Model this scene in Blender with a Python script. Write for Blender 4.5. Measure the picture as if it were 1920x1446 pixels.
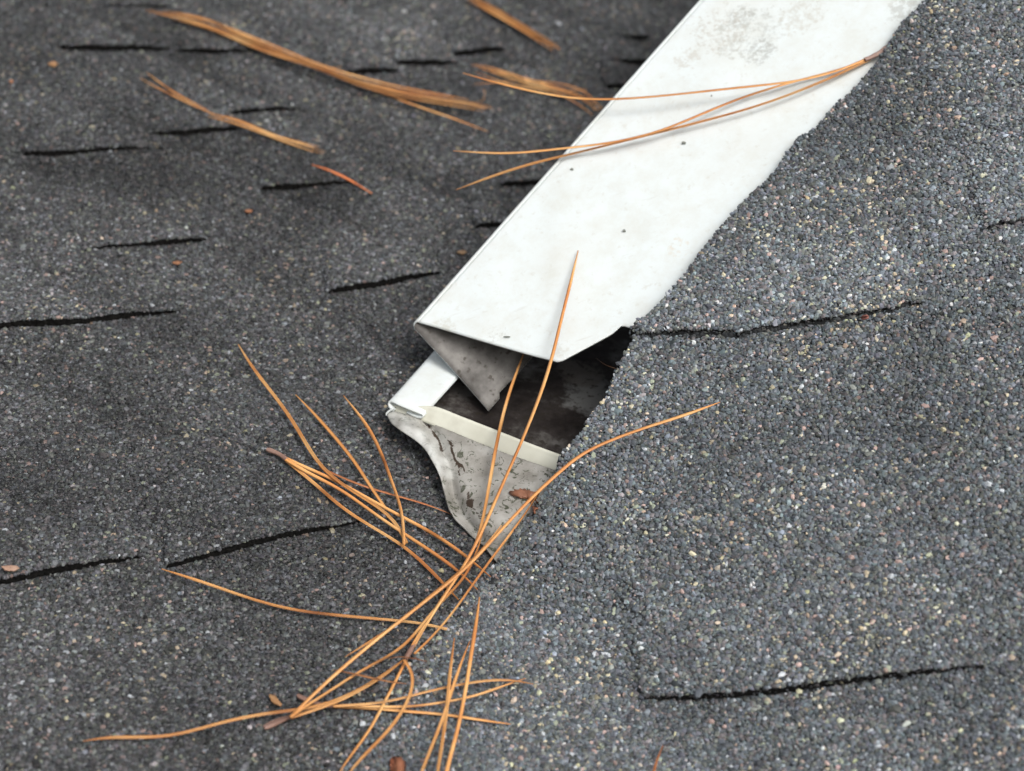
import bpy, math
import numpy as np
from mathutils import Vector, Matrix
rng = np.random.default_rng(7)
scene = bpy.context.scene
for o in list(bpy.data.objects): bpy.data.objects.remove(o)

# ------------------------------------------------------------------ camera
F = 4200.0                      # focal length in pixels of the 1920 px wide photograph
PIT = math.radians(15)
C0 = np.array([0, 0, 2.0])
CX = np.array([1.0, 0, 0]); CY = np.array([0, math.sin(PIT), math.cos(PIT)]); CZ = np.array([0, -math.cos(PIT), math.sin(PIT)])
cam_d = bpy.data.cameras.new('camera'); cam = bpy.data.objects.new('camera', cam_d); scene.collection.objects.link(cam)
cam.matrix_world = Matrix(((CX[0], CY[0], CZ[0], C0[0]), (CX[1], CY[1], CZ[1], C0[1]), (CX[2], CY[2], CZ[2], C0[2]), (0, 0, 0, 1)))
cam_d.sensor_width = 36; cam_d.lens = 36 * F / 1920
cam_d.clip_start = 0.01; cam_d.clip_end = 500
cam_d.dof.use_dof = True; cam_d.dof.focus_distance = 0.745; cam_d.dof.aperture_fstop = 12.5
scene.camera = cam
# ------------------------------------------------------------------ light
sun_dir = np.array([0.42, -0.80, 0.75]); sun_dir /= np.linalg.norm(sun_dir)
w = bpy.data.worlds.new('World'); scene.world = w; w.use_nodes = True
nt = w.node_tree; bg = nt.nodes['Background']; bg.inputs[1].default_value = 0.13
sky = nt.nodes.new('ShaderNodeTexSky'); sky.sky_type = 'NISHITA'; sky.sun_disc = False
sky.sun_elevation = math.asin(sun_dir[2]); sky.sun_rotation = math.atan2(sun_dir[0], sun_dir[1])
sky.air_density = 1.0; sky.dust_density = 6.0; sky.ozone_density = 0.6
hs = nt.nodes.new('ShaderNodeHueSaturation'); hs.inputs['Saturation'].default_value = 0.35
nt.links.new(sky.outputs[0], hs.inputs['Color']); nt.links.new(hs.outputs[0], bg.inputs[0])
sd = bpy.data.lights.new('sun', 'SUN'); sun = bpy.data.objects.new('sun', sd); scene.collection.objects.link(sun)
sd.energy = 1.4; sd.angle = math.radians(24); sd.color = (1.0, 0.985, 0.965)
sun.rotation_euler = Vector(sun_dir).to_track_quat('Z', 'Y').to_euler(); sun.location = (1, -1, 4)
scene.view_settings.view_transform = 'Standard'; scene.view_settings.look = 'None'
scene.view_settings.exposure = 0.0; scene.view_settings.gamma = 1
scene.cycles.max_bounces = 6

# ------------------------------------------------------------------ geometry helpers
def ray(x, y):
    x = np.asarray(x, float)[..., None]; y = np.asarray(y, float)[..., None]
    return CX * ((x - 960) / F) + CY * ((723 - y) / F) - CZ
def P(x, y, d): return C0 + np.asarray(d, float)[..., None] * ray(x, y)
def project(p):
    q = p - C0; z = -(q @ CZ)
    return 960 + F * (q @ CX) / z, 723 - F * (q @ CY) / z, z
psi, al = math.radians(15), math.radians(22)
E_ = np.array([math.cos(psi), math.sin(psi), 0])
U_ = np.array([-math.sin(psi) * math.cos(al), math.cos(psi) * math.cos(al), math.sin(al)])
N_ = np.cross(E_, U_)
O_ = P(500, 723, 0.8)
def plane_depth(n, p0, x, y): r = ray(x, y); return ((p0 - C0) @ n) / (r @ n)
def dB(x, y): return plane_depth(N_, O_, x, y)
Q1 = P(905, 1080, dB(905, 1080)); Q2 = P(1180, 610, .768); Q3 = P(1920, 1446, .634)
NA = np.cross(Q3 - Q1, Q2 - Q1); NA /= np.linalg.norm(NA)
if NA[2] < 0: NA = -NA
def dA(x, y): return plane_depth(NA, Q1, x, y)
def uvh(p): q = p - O_; return q @ E_, q @ U_, q @ N_
def W3(u, v, h): return O_ + np.asarray(u)[..., None] * E_ + np.asarray(v)[..., None] * U_ + np.asarray(h)[..., None] * N_
# height of the upper roof plane over the lower one is linear in (u, v)
_a0 = (Q1 - O_) @ NA; nu, nv, nn = E_ @ NA, U_ @ NA, N_ @ NA
def hA(u, v): return (_a0 - u * nu - v * nv) / nn
uv1 = uvh(Q1); VEND = uv1[1]
def sstep(x): x = np.clip(x, 0, 1); return x * x * (3 - 2 * x)
def noise2(u, v, s, seed):          # cheap smooth value noise
    r = np.random.default_rng(seed); t = 0
    for k in range(7):
        a = r.uniform(0, math.tau); f = r.uniform(.6, 1.6) / s; p = r.uniform(0, math.tau)
        t = t + np.sin(math.tau * f * (u * math.cos(a) + v * math.sin(a)) + p)
    return t / 3.0
def resample(pts, step):
    pts = np.asarray(pts, float); n = len(pts)
    e = np.vstack([2 * pts[0] - pts[1], pts, 2 * pts[-1] - pts[-2]]); out = []
    for i in range(n - 1):
        p0, p1, p2, p3 = e[i:i + 4]; L = np.linalg.norm((p2 - p1)[:2]); m = max(1, int(L / step))
        for t in np.arange(m) / m:
            out.append(.5 * (2 * p1 + (p2 - p0) * t + (2 * p0 - 5 * p1 + 4 * p2 - p3) * t * t + (3 * p1 - p0 - 3 * p2 + p3) * t ** 3))
    out.append(pts[-1]); return np.array(out)

# mesh assembly: pieces = list of (verts, faces[n,k], material index, colour or None)
def build(name, pieces, mats, parent=None, smooth=False, attrs=None):
    me = bpy.data.meshes.new(name); V = []; LI = []; LS = []; MI = []; COL = []; SM = []; off = 0
    for p in pieces:
        v, f, mi = p[0], np.asarray(p[1]), p[2]; c = p[3] if len(p) > 3 else None; s = p[4] if len(p) > 4 else smooth
        v = np.asarray(v, float); V.append(v); LI.append((f + off).ravel()); LS.append(np.full(len(f), f.shape[1]))
        MI.append(np.full(len(f), mi)); SM.append(np.full(len(f), s))
        COL.append(np.ones((len(v), 4)) * .03 if c is None else np.hstack([c, np.ones((len(v), 1))])); off += len(v)
    V = np.vstack(V).astype('f4'); LI = np.concatenate(LI).astype('i4'); LS = np.concatenate(LS)
    me.vertices.add(len(V)); me.vertices.foreach_set('co', V.ravel())
    me.loops.add(len(LI)); me.loops.foreach_set('vertex_index', LI)
    me.polygons.add(len(LS)); me.polygons.foreach_set('loop_start', np.concatenate([[0], np.cumsum(LS)[:-1]]).astype('i4'))
    for m in mats: me.materials.append(m)
    me.polygons.foreach_set('material_index', np.concatenate(MI).astype('i4'))
    me.polygons.foreach_set('use_smooth', np.concatenate(SM))
    ca = me.color_attributes.new('Col', 'FLOAT_COLOR', 'POINT'); ca.data.foreach_set('color', np.vstack(COL).astype('f4').ravel())
    me.update(calc_edges=True); me.validate()
    o = bpy.data.objects.new(name, me); scene.collection.objects.link(o)
    if parent is not None: o.parent = parent; o.matrix_parent_inverse = parent.matrix_world.inverted()
    return o
def empty(name, loc, label, cat, group=None):
    o = bpy.data.objects.new(name, None); scene.collection.objects.link(o); o.location = loc
    o.matrix_world = Matrix.Translation(Vector(loc)); tag(o, label, cat, group); o.empty_display_size = .01; return o
def tag(o, label, cat, group=None):
    o['label'] = label; o['category'] = cat
    if group: o['group'] = group
def grid_faces(nr, nc):
    i = np.arange(nr - 1)[:, None] * nc + np.arange(nc - 1)[None]; i = i.ravel()
    return np.stack([i, i + 1, i + nc + 1, i + nc], 1)

# ------------------------------------------------------------------ materials
def mat(name, rough=.5, spec=.5):
    m = bpy.data.materials.new(name); m.use_nodes = True; b = m.node_tree.nodes['Principled BSDF']
    b.inputs['Roughness'].default_value = rough; b.inputs['Specular IOR Level'].default_value = spec
    return m, m.node_tree, b
def N(t, k, **kw):
    n = t.nodes.new(k)
    for a, v in kw.items():
        if a.startswith('i_'): n.inputs[int(a[2:]) if a[2:].isdigit() else a[2:]].default_value = v
        else: setattr(n, a, v)
    return n
def ramp(t, src, stops):
    r = t.nodes.new('ShaderNodeValToRGB'); e = r.color_ramp.elements
    while len(e) < len(stops): e.new(.5)
    for q, (p, c) in zip(e, stops): q.position = p; q.color = (*c, 1) if len(c) == 3 else c
    t.links.new(src, r.inputs[0]); return r
def mixc(t, fac, a, b, blend='MIX'):
    m = t.nodes.new('ShaderNodeMix'); m.data_type = 'RGBA'; m.blend_type = blend
    for s, v in ((m.inputs[0], fac), (m.inputs[6], a), (m.inputs[7], b)):
        if hasattr(v, 'links'): t.links.new(v, s)
        elif isinstance(v, (int, float)): s.default_value = v
        else: s.default_value = (*v, 1)
    return m.outputs[2]
def geo(t): return t.nodes.new('ShaderNodeNewGeometry').outputs['Position']
def bump(t, b, h, strength=.3, dist=.001):
    n = N(t, 'ShaderNodeBump', i_Strength=strength, i_Distance=dist); t.links.new(h, n.inputs['Height']); t.links.new(n.outputs[0], b.inputs['Normal'])

M_gran, t, b = mat('mineral_granules', .52, .38)
at = N(t, 'ShaderNodeAttribute', attribute_name='Col'); t.links.new(at.outputs['Color'], b.inputs['Base Color'])
# asphalt shingle sheet beneath and beyond the loose granules
M_base, t, b = mat('asphalt_shingle', .7, .3)
vo = N(t, 'ShaderNodeTexVoronoi', i_Scale=760.0); t.links.new(geo(t), vo.inputs['Vector'])
hsv = N(t, 'ShaderNodeSeparateColor'); t.links.new(vo.outputs['Color'], hsv.inputs[0])
r = ramp(t, hsv.outputs[0], [(0, (.012, .013, .014)), (.5, (.022, .024, .026)), (.8, (.045, .05, .055)), (.93, (.09, .095, .10)), (1, (.22, .21, .18))])
t.links.new(r.outputs[0], b.inputs['Base Color'])
inv = N(t, 'ShaderNodeMath', operation='SUBTRACT'); inv.inputs[0].default_value = 1; t.links.new(vo.outputs['Distance'], inv.inputs[1]); bump(t, b, inv.outputs[0], .8, .0006)
M_asph, t, b = mat('asphalt_edge', .85, .2)
no = N(t, 'ShaderNodeTexNoise', i_Scale=900.0); t.links.new(geo(t), no.inputs['Vector'])
t.links.new(ramp(t, no.outputs[0], [(.35, (.006, .006, .006)), (.7, (.02, .019, .018))]).outputs[0], b.inputs['Base Color']); bump(t, b, no.outputs[0], .6)

def blotch(t, p3, rad, scale, thr):     # irregular stain mask round a place on the metal
    g = geo(t); d = N(t, 'ShaderNodeVectorMath', operation='DISTANCE'); t.links.new(g, d.inputs[0]); d.inputs[1].default_value = tuple(p3)
    m = N(t, 'ShaderNodeMapRange', i_1=rad * .25, i_2=rad, i_3=1.0, i_4=0.0); t.links.new(d.outputs['Value'], m.inputs[0])
    n = N(t, 'ShaderNodeTexNoise', i_Scale=scale, i_Detail=6.0, i_Roughness=.7); t.links.new(g, n.inputs['Vector'])
    q = N(t, 'ShaderNodeMath', operation='MULTIPLY'); t.links.new(m.outputs[0], q.inputs[0]); t.links.new(n.outputs[0], q.inputs[1])
    return ramp(t, q.outputs[0], [(thr, (0, 0, 0)), (min(1, thr + .12), (1, 1, 1))]).outputs[0]

# white metal planes (depth of the upper trim face)
pR0 = P(1190, 610, dA(1190, 610) + .006); pR1 = P(1730, 0, dA(1730, 0) + .006); pL0 = P(775, 605, .797)
NW = np.cross(pR0 - pL0, pR1 - pL0); NW /= np.linalg.norm(NW)
if NW @ CZ < 0: NW = -NW
def dW(x, y): return plane_depth(NW, pL0, x, y)

M_white, t, b = mat('white_painted_aluminium', .38, .45)
g = geo(t)
n1 = N(t, 'ShaderNodeTexNoise', i_Scale=22.0, i_Detail=4.0); t.links.new(g, n1.inputs['Vector'])
n2 = N(t, 'ShaderNodeTexNoise', i_Scale=330.0, i_Detail=4.0, i_Roughness=.65); t.links.new(g, n2.inputs['Vector'])
c = ramp(t, n1.outputs[0], [(.35, (.715, .77, .775)), (.55, (.725, .785, .79)), (.75, (.70, .74, .73))]).outputs[0]
s = ramp(t, n2.outputs[0], [(.60, (0, 0, 0)), (.70, (.45, .45, .45))]).outputs[0]
c = mixc(t, s, c, (.55, .55, .5))
n4 = N(t, 'ShaderNodeTexNoise', i_Scale=95.0, i_Detail=8.0, i_Roughness=.75); t.links.new(g, n4.inputs['Vector'])
c = mixc(t, ramp(t, n4.outputs[0], [(.42, (0, 0, 0)), (.7, (.6, .6, .6))]).outputs[0], c, (.62, .63, .58))
mp = N(t, 'ShaderNodeMapping'); mp.inputs['Rotation'].default_value = (0, .3, .7); mp.inputs['Scale'].default_value = (1, 9, 1); t.links.new(g, mp.inputs['Vector'])
n5 = N(t, 'ShaderNodeTexNoise', i_Scale=60.0, i_Detail=6.0, i_Roughness=.7); t.links.new(mp.outputs[0], n5.inputs['Vector'])
c = mixc(t, ramp(t, n5.outputs[0], [(.62, (0, 0, 0)), (.72, (.35, .35, .35))]).outputs[0], c, (.5, .5, .46))
for (x, y, rad, sc, th, col) in [(1400, 60, .040, 330, .475, (.33, .34, .30)), (1425, 95, .018, 620, .44, (.24, .24, .21)), (1390, 30, .014, 700, .42, (.28, .28, .25)), (1350, 60, .034, 620, .48, (.40, .36, .29)), (1290, 110, .014, 420, .44, (.44, .39, .31)),
                                 (1500, 30, .026, 420, .45, (.45, .42, .34)), (830, 615, .012, 620, .42, (.50, .49, .40)), (1050, 655, .010, 500, .45, (.48, .47, .40)), (930, 625, .012, 700, .5, (.4, .4, .36)),
                                 (1270, 465, .014, 360, .5, (.6, .5, .36)), (1700, 20, .02, 400, .42, (.3, .3, .26))]:
    m = blotch(t, P(x, y, dW(x, y)), rad, sc, th)
    mm = N(t, 'ShaderNodeMath', operation='MULTIPLY', i_1=.40); t.links.new(m, mm.inputs[0]); c = mixc(t, mm.outputs[0], c, col)
t.links.new(c, b.inputs['Base Color']); bump(t, b, n1.outputs[0], .12, .002)

M_fleck, t, b = mat('grit', .8, .2); b.inputs['Base Color'].default_value = (.20, .215, .19, 1)
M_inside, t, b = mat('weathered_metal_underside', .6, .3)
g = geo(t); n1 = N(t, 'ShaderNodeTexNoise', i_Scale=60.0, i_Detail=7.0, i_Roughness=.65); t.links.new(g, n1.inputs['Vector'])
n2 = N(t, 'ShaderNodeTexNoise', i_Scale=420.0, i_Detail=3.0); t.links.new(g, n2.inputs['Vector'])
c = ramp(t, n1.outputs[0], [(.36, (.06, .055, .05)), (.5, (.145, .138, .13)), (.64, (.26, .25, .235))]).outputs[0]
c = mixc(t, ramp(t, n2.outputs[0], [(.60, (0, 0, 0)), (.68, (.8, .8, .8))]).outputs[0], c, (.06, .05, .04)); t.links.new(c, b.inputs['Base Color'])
M_cream, t, b = mat('yellowed_metal_strip', .45, .4)
g = geo(t); n1 = N(t, 'ShaderNodeTexNoise', i_Scale=90.0, i_Detail=5.0); t.links.new(g, n1.inputs['Vector'])
t.links.new(ramp(t, n1.outputs[0], [(.3, (.57, .57, .48)), (.55, (.66, .665, .575)), (.75, (.50, .49, .41))]).outputs[0], b.inputs['Base Color'])
M_dirty, t, b = mat('stained_metal', .55, .35)
g = geo(t); n1 = N(t, 'ShaderNodeTexNoise', i_Scale=80.0, i_Detail=6.0, i_Roughness=.6); t.links.new(g, n1.inputs['Vector'])
c = ramp(t, n1.outputs[0], [(.32, (.17, .16, .14)), (.5, (.30, .29, .265)), (.68, (.42, .415, .39))]).outputs[0]
n2 = N(t, 'ShaderNodeTexNoise', i_Scale=300.0, i_Detail=5.0, i_Roughness=.7, i_Distortion=1.5); t.links.new(g, n2.inputs['Vector'])
c = mixc(t, ramp(t, n2.outputs[0], [(.56, (0, 0, 0)), (.60, (1, 1, 1))]).outputs[0], c, (.07, .075, .05))
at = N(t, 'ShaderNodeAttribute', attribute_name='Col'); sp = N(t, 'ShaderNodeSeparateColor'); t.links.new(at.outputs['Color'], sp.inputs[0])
mn = N(t, 'ShaderNodeMath', operation='MULTIPLY'); t.links.new(sp.outputs[1], mn.inputs[0]); t.links.new(ramp(t, n1.outputs[0], [(.35, (.5, .5, .5)), (.6, (1, 1, 1))]).outputs[0], mn.inputs[1]); c = mixc(t, mn.outputs[0], c, (.66, .675, .65))  # green channel mixes the painted-in light of the ridge into the metal
n3 = N(t, 'ShaderNodeTexNoise', i_Scale=380.0, i_Detail=6.0, i_Roughness=.8, i_Distortion=.8); t.links.new(g, n3.inputs['Vector'])
ad = N(t, 'ShaderNodeMath', operation='MULTIPLY'); t.links.new(sp.outputs[0], ad.inputs[0]); t.links.new(n3.outputs[0], ad.inputs[1])
c = mixc(t, ramp(t, ad.outputs[0], [(.47, (0, 0, 0)), (.55, (1, 1, 1))]).outputs[0], c, (.045, .03, .02))
t.links.new(c, b.inputs['Base Color']); bump(t, b, n1.outputs[0], .55, .002)
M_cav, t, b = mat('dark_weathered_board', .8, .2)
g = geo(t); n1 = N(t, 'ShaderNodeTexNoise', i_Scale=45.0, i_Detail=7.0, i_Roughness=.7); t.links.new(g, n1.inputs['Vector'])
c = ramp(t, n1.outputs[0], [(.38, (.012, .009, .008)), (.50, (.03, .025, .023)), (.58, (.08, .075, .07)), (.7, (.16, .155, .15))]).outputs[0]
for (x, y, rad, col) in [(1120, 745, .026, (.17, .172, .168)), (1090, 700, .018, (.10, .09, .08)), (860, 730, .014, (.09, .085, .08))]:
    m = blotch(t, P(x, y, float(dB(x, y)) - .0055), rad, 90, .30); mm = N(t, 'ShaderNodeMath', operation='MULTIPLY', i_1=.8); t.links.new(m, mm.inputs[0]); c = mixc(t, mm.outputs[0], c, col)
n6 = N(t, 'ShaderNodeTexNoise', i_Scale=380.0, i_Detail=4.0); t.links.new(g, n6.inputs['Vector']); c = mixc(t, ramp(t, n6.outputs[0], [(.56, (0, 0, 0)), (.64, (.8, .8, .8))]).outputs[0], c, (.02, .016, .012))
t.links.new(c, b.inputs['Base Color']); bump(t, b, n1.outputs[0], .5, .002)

def needle_mat(name, a, m_, c_):
    M, t, b = mat(name, .45, .4); g = geo(t)
    n = N(t, 'ShaderNodeTexNoise', i_Scale=55.0, i_Detail=3.0); t.links.new(g, n.inputs['Vector'])
    c = ramp(t, n.outputs[0], [(.32, a), (.5, m_), (.68, c_)]).outputs[0]
    at = N(t, 'ShaderNodeAttribute', attribute_name='Col')
    c = mixc(t, 1.0, c, at.outputs['Color'], 'MULTIPLY'); t.links.new(c, b.inputs['Base Color'])
    n2 = N(t, 'ShaderNodeTexNoise', i_Scale=900.0); t.links.new(g, n2.inputs['Vector']); bump(t, b, n2.outputs[0], .25, .0004)
    b.inputs['Subsurface Weight'].default_value = .0
    return M
M_needle = needle_mat('dry_pine_needle', (.52, .20, .062), (.66, .305, .10), (.76, .43, .17))
M_twig = needle_mat('brown_twig', (.15, .09, .065), (.27, .17, .125), (.42, .31, .25))

# ------------------------------------------------------------------ shingle courses
# lower edges of the raised shingle tabs: (pixel polyline, thickness, length up the slope)
tabsB_px = [([(-260, 1150), (-120, 1128), (0, 1102), (130, 1072), (268, 1046)], .0034, .11), ([(308, 1065), (420, 1036), (560, 1005), (680, 980)], .0030, .10),
            ([(-240, 652), (0, 622), (170, 607), (338, 588)], .0034, .11), ([(612, 552), (720, 538), (780, 526), (832, 516)], .0034, .10),
            ([(137, 480), (265, 467), (390, 454)], .0034, .10), ([(487, 361), (590, 355), (688, 345)], .0034, .09),
            ([(43, 294), (180, 294), (312, 285)], .0036, .09), ([(272, 260), (360, 257), (455, 247)], .0036, .08), ([(425, 219), (500, 215), (582, 207)], .0034, .08),
            ([(110, 93), (190, 98), (325, 94)], .0036, .08), ([(335, 100), (420, 103), (510, 99)], .0036, .08), ([(168, 15), (240, 18), (322, 13)], .0028, .08),
            ([(648, 137), (700, 136), (752, 133)], .0034, .07), ([(738, 120), (800, 123), (862, 120)], .0036, .07), ([(845, 106), (900, 104), (950, 99)], .0036, .07),
            ([(1136, 74), (1180, 79), (1222, 73)], .0042, .07), ([(1134, 122), (1170, 126), (1230, 123)], .0042, .07), ([(1132, 168), (1160, 171), (1210, 168)], .0036, .07),
            ([(938, 350), (975, 351), (1030, 346)], .0040, .08), ([(888, 431), (915, 433), (960, 428)], .0038, .08),
            ([(-230, 1560), (100, 1510), (400, 1475)], .0034, .1)]
tabsA_px = [([(1190, 632), (1290, 630), (1375, 634), (1380, 640), (1420, 628), (1560, 604), (1650, 586), (1738, 566)], .0026, .12),
            ([(1196, 1326), (1300, 1322), (1440, 1308), (1600, 1284), (1740, 1268), (1856, 1250)], .0030, .12),
            ([(1842, 430), (1920, 416), (2100, 385), (2250, 350)], .0022, .12), ([(2060, 980), (2200, 950), (2400, 905)], .0036, .12)]
def make_tab(px, T, L, depthf, seed):
    q = resample(px, 8); u, v, h = uvh(P(q[:, 0], q[:, 1], depthf(q[:, 0], q[:, 1])))
    o = np.argsort(u); u, v = u[o], v[o]; uu = np.arange(u[0], u[-1], .0008); vv = np.interp(uu, u, v)
    vv = vv + noise2(uu, uu * 0, .009, seed) * .00022 + rng.normal(0, .00014, len(uu))
    s = (uu - uu[0]) / (uu[-1] - uu[0]); Lm = uu[-1] - uu[0]; e = min(.3, .020 / Lm)
    prof = T * 1.12 * (.75 + .25 * sstep(s / e)) * (.5 + .5 * sstep((1 - s) / (e * 1.3))) * np.clip(np.minimum(s, 1 - s) * Lm / .0012, 0, 1) * (1 + .06 * noise2(uu, uu * 0, .03, seed + 50))
    return dict(u=uu, v=vv, t=np.maximum(prof, 0), L=L)
tabsB = [make_tab(p, min(T * .9, .0031), L, dB, 10 + i) for i, (p, T, L) in enumerate(tabsB_px)]
tabsA = [make_tab(p, T, L, dA, 60 + i) for i, (p, T, L) in enumerate(tabsA_px)]
def tab_h(u, v, tabs):
    h = np.zeros(np.broadcast(u, v).shape)
    for T in tabs:
        ve = np.interp(u, T['u'], T['v']); tt = np.interp(u, T['u'], T['t'], 0, 0); d = v - ve
        w_ = np.clip(d / .03, 0, 1) * .009; tt = tt * sstep(np.clip((u - T['u'][0]) / (w_ + 1e-5), 0, 1)) * sstep(np.clip((T['u'][-1] - u) / (w_ + 1e-5), 0, 1))
        h = np.maximum(h, np.where(d >= -1e-6, tt * np.clip(1 - d / T['L'], 0, 1), 0))
    return h
def kk(v): return .007 * sstep((VEND - v) / .05)
def und(u, v): return .0006 * noise2(u, v, .16, 3) + .00035 * noise2(u, v, .06, 4)
# left rake edge of the upper slope, in pixels, top to bottom
edge_px = [(2070, -400), (1905, -200), (1790, -70), (1735, 0), (1690, 45), (1640, 120), (1600, 165), (1560, 200), (1528, 240), (1500, 250), (1480, 288), (1440, 338), (1400, 375), (1360, 420),
           (1318, 472), (1280, 528), (1240, 574), (1212, 600), (1184, 612), (1186, 622), (1190, 640), (1172, 662), (1160, 690), (1140, 738), (1110, 780), (1085, 822), (1055, 852), (1048, 870), (1036, 898),
           (1012, 945), (985, 975), (960, 1010), (935, 1050), (908, 1078)]
ep = np.array(edge_px, float); eu, ev, eh = uvh(P(ep[:, 0], ep[:, 1], dA(ep[:, 0], ep[:, 1])))
ed = resample(np.stack([eu, ev], 1), .0006)
keep = [0]
for i in range(1, len(ed)):
    if ed[i, 1] < ed[keep[-1], 1] - 1e-5: keep.append(i)
ed = ed[keep][::-1]                      # increasing v
EU0 = lambda v: np.interp(v, ed[:, 1], ed[:, 0])
def EU(v): return EU0(v) + .00045 * noise2(v, v * 0, .004, 31) * .7 + .0003 * noise2(v, v * 0, .0022, 32)
def Hlow(u, v):   # surface of the lower-left roof (joined to the upper one below the rake's end)
    a = hA(u, v); k = kk(v); s = .5 * (a + np.sqrt(a * a + k * k)); return np.where(v < VEND, np.where(k > 0, s, np.maximum(a, 0)), 0) + und(u, v)
def Hup(u, v):
    a = hA(u, v); k = kk(v); return .5 * (a + np.sqrt(a * a + k * k)) + und(u, v)

def tab_mesh(T, H, clip=False):
    u, v = T['u'], T['v']; fr = np.array([0, .01, .03, .08, .2, .4, .7, .97]); R = []
    R.append(W3(u, v + .0008, H(u, v) - .0002))                   # undercut foot of the butt edge
    R.append(W3(u, v, H(u, v) + T['t'] * .9))
    top = []
    for f in fr: top.append(W3(u, v + f * T['L'], H(u, v + f * T['L']) + T['t'] * (sstep(np.clip((u - u[0]) / (min(f * T['L'] / .03, 1) * .009 + 1e-5), 0, 1)) * sstep(np.clip((u[-1] - u) / (min(f * T['L'] / .03, 1) * .009 + 1e-5), 0, 1))) * (1 - f) + (-.0002 if f > .9 else 0)))
    n = len(u); gf_ = grid_faces(len(fr), n)
    if clip:
        U2 = np.tile(u, len(fr)); V2 = np.concatenate([v + f * T['L'] for f in fr]); ok = U2 > EUx(V2); gf_ = gf_[ok[gf_].all(1)]
    return [(np.vstack(R), grid_faces(2, n), 1), (np.vstack(top), gf_, 0)]

# ------------------------------------------------------------------ granules
PHI = (1 + 5 ** .5) / 2
ICO = np.array([(-1, PHI, 0), (1, PHI, 0), (-1, -PHI, 0), (1, -PHI, 0), (0, -1, PHI), (0, 1, PHI), (0, -1, -PHI), (0, 1, -PHI), (PHI, 0, -1), (PHI, 0, 1), (-PHI, 0, -1), (-PHI, 0, 1)]) / 1.902
ICF = np.array([(0, 11, 5), (0, 5, 1), (0, 1, 7), (0, 7, 10), (0, 10, 11), (1, 5, 9), (5, 11, 4), (11, 10, 2), (10, 7, 6), (7, 1, 8), (3, 9, 4), (3, 4, 2), (3, 2, 6), (3, 6, 8), (3, 8, 9), (4, 9, 5), (2, 4, 11), (6, 2, 10), (8, 6, 7), (9, 8, 1)])
OCT = np.array([(1, 0, 0), (-1, 0, 0), (0, 1, 0), (0, -1, 0), (0, 0, 1), (0, 0, -1.)])
OCF = np.array([(0, 2, 4), (2, 1, 4), (1, 3, 4), (3, 0, 4), (2, 0, 5), (1, 2, 5), (3, 1, 5), (0, 3, 5)])
def rand_rot(n):
    q = rng.normal(size=(n, 4)); q /= np.linalg.norm(q, axis=1)[:, None]; w_, x, y, z = q.T
    return np.stack([1 - 2 * (y * y + z * z), 2 * (x * y - z * w_), 2 * (x * z + y * w_), 2 * (x * y + z * w_), 1 - 2 * (x * x + z * z), 2 * (y * z - x * w_), 2 * (x * z - y * w_), 2 * (y * z + x * w_), 1 - 2 * (x * x + y * y)], 1).reshape(n, 3, 3)
_d0, _d1 = uvh(P(330, 140, float(dB(330, 140)))), uvh(P(760, 330, float(dB(760, 330)))); DIAG = np.array([_d1[0] - _d0[0], _d1[1] - _d0[1]]); DIAG /= np.linalg.norm(DIAG)
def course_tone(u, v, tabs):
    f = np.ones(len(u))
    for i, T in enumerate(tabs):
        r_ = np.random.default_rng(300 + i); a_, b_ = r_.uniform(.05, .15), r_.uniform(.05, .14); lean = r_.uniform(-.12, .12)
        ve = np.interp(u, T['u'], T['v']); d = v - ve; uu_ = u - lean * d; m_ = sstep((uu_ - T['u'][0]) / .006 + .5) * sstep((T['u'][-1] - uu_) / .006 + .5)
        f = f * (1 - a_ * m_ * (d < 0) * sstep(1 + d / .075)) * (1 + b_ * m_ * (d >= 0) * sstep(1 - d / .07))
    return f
def colours(u, v, warm, lum):
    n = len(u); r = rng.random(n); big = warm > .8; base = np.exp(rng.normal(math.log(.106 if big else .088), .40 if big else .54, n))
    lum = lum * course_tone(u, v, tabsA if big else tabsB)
    tint = np.array([.865, 1.0, 1.125] if big else [.93, .99, 1.075]) * np.ones((n, 1)) + rng.normal(0, .035, (n, 3))  # bluer tint puts reflected skylight into the right slope's colour
    tint = np.where((rng.random(n) < .22)[:, None], np.array([.96, 1.04, .96]), tint)
    tint = np.where((rng.random(n) < .15)[:, None], np.array([1.05, .975, 1.02]), tint)
    c = base[:, None] * tint
    wp = np.clip(.020 + .042 * noise2(u, v, .07, 91) , .006, .12) * warm
    k = r < wp; c[k] = np.array([.38, .335, .25]) * np.exp(rng.normal(0, .28, (k.sum(), 1))) * (1 + rng.normal(0, .06, (k.sum(), 3)))
    k = (r > .997 - .011 * warm); c[k] = np.array([.36, .385, .41]) * np.exp(rng.normal(0, .3, (k.sum(), 1)))
    k = (r > .93) & (r < .943); c[k] = np.array([.30, .22, .20]) * np.exp(rng.normal(0, .3, (k.sum(), 1)))
    k = (r > .92) & (r < .93); c[k] = np.array([.27, .30, .23])
    if not big:      # slanting bands paint the light and shade of shingle ridges into the granules
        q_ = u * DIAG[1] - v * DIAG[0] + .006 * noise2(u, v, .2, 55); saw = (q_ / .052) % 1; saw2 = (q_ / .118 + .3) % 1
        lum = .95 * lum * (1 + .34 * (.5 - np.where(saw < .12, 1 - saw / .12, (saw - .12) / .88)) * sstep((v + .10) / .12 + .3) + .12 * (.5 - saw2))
    f = 1 + .22 * noise2(u * .45, v * 1.1, .10, 92) + .12 * noise2(u * .6, v, .045, 93)
    return np.clip(c * (np.clip(f, .5, 1.6) * lum)[:, None], .004, .7)
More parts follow.
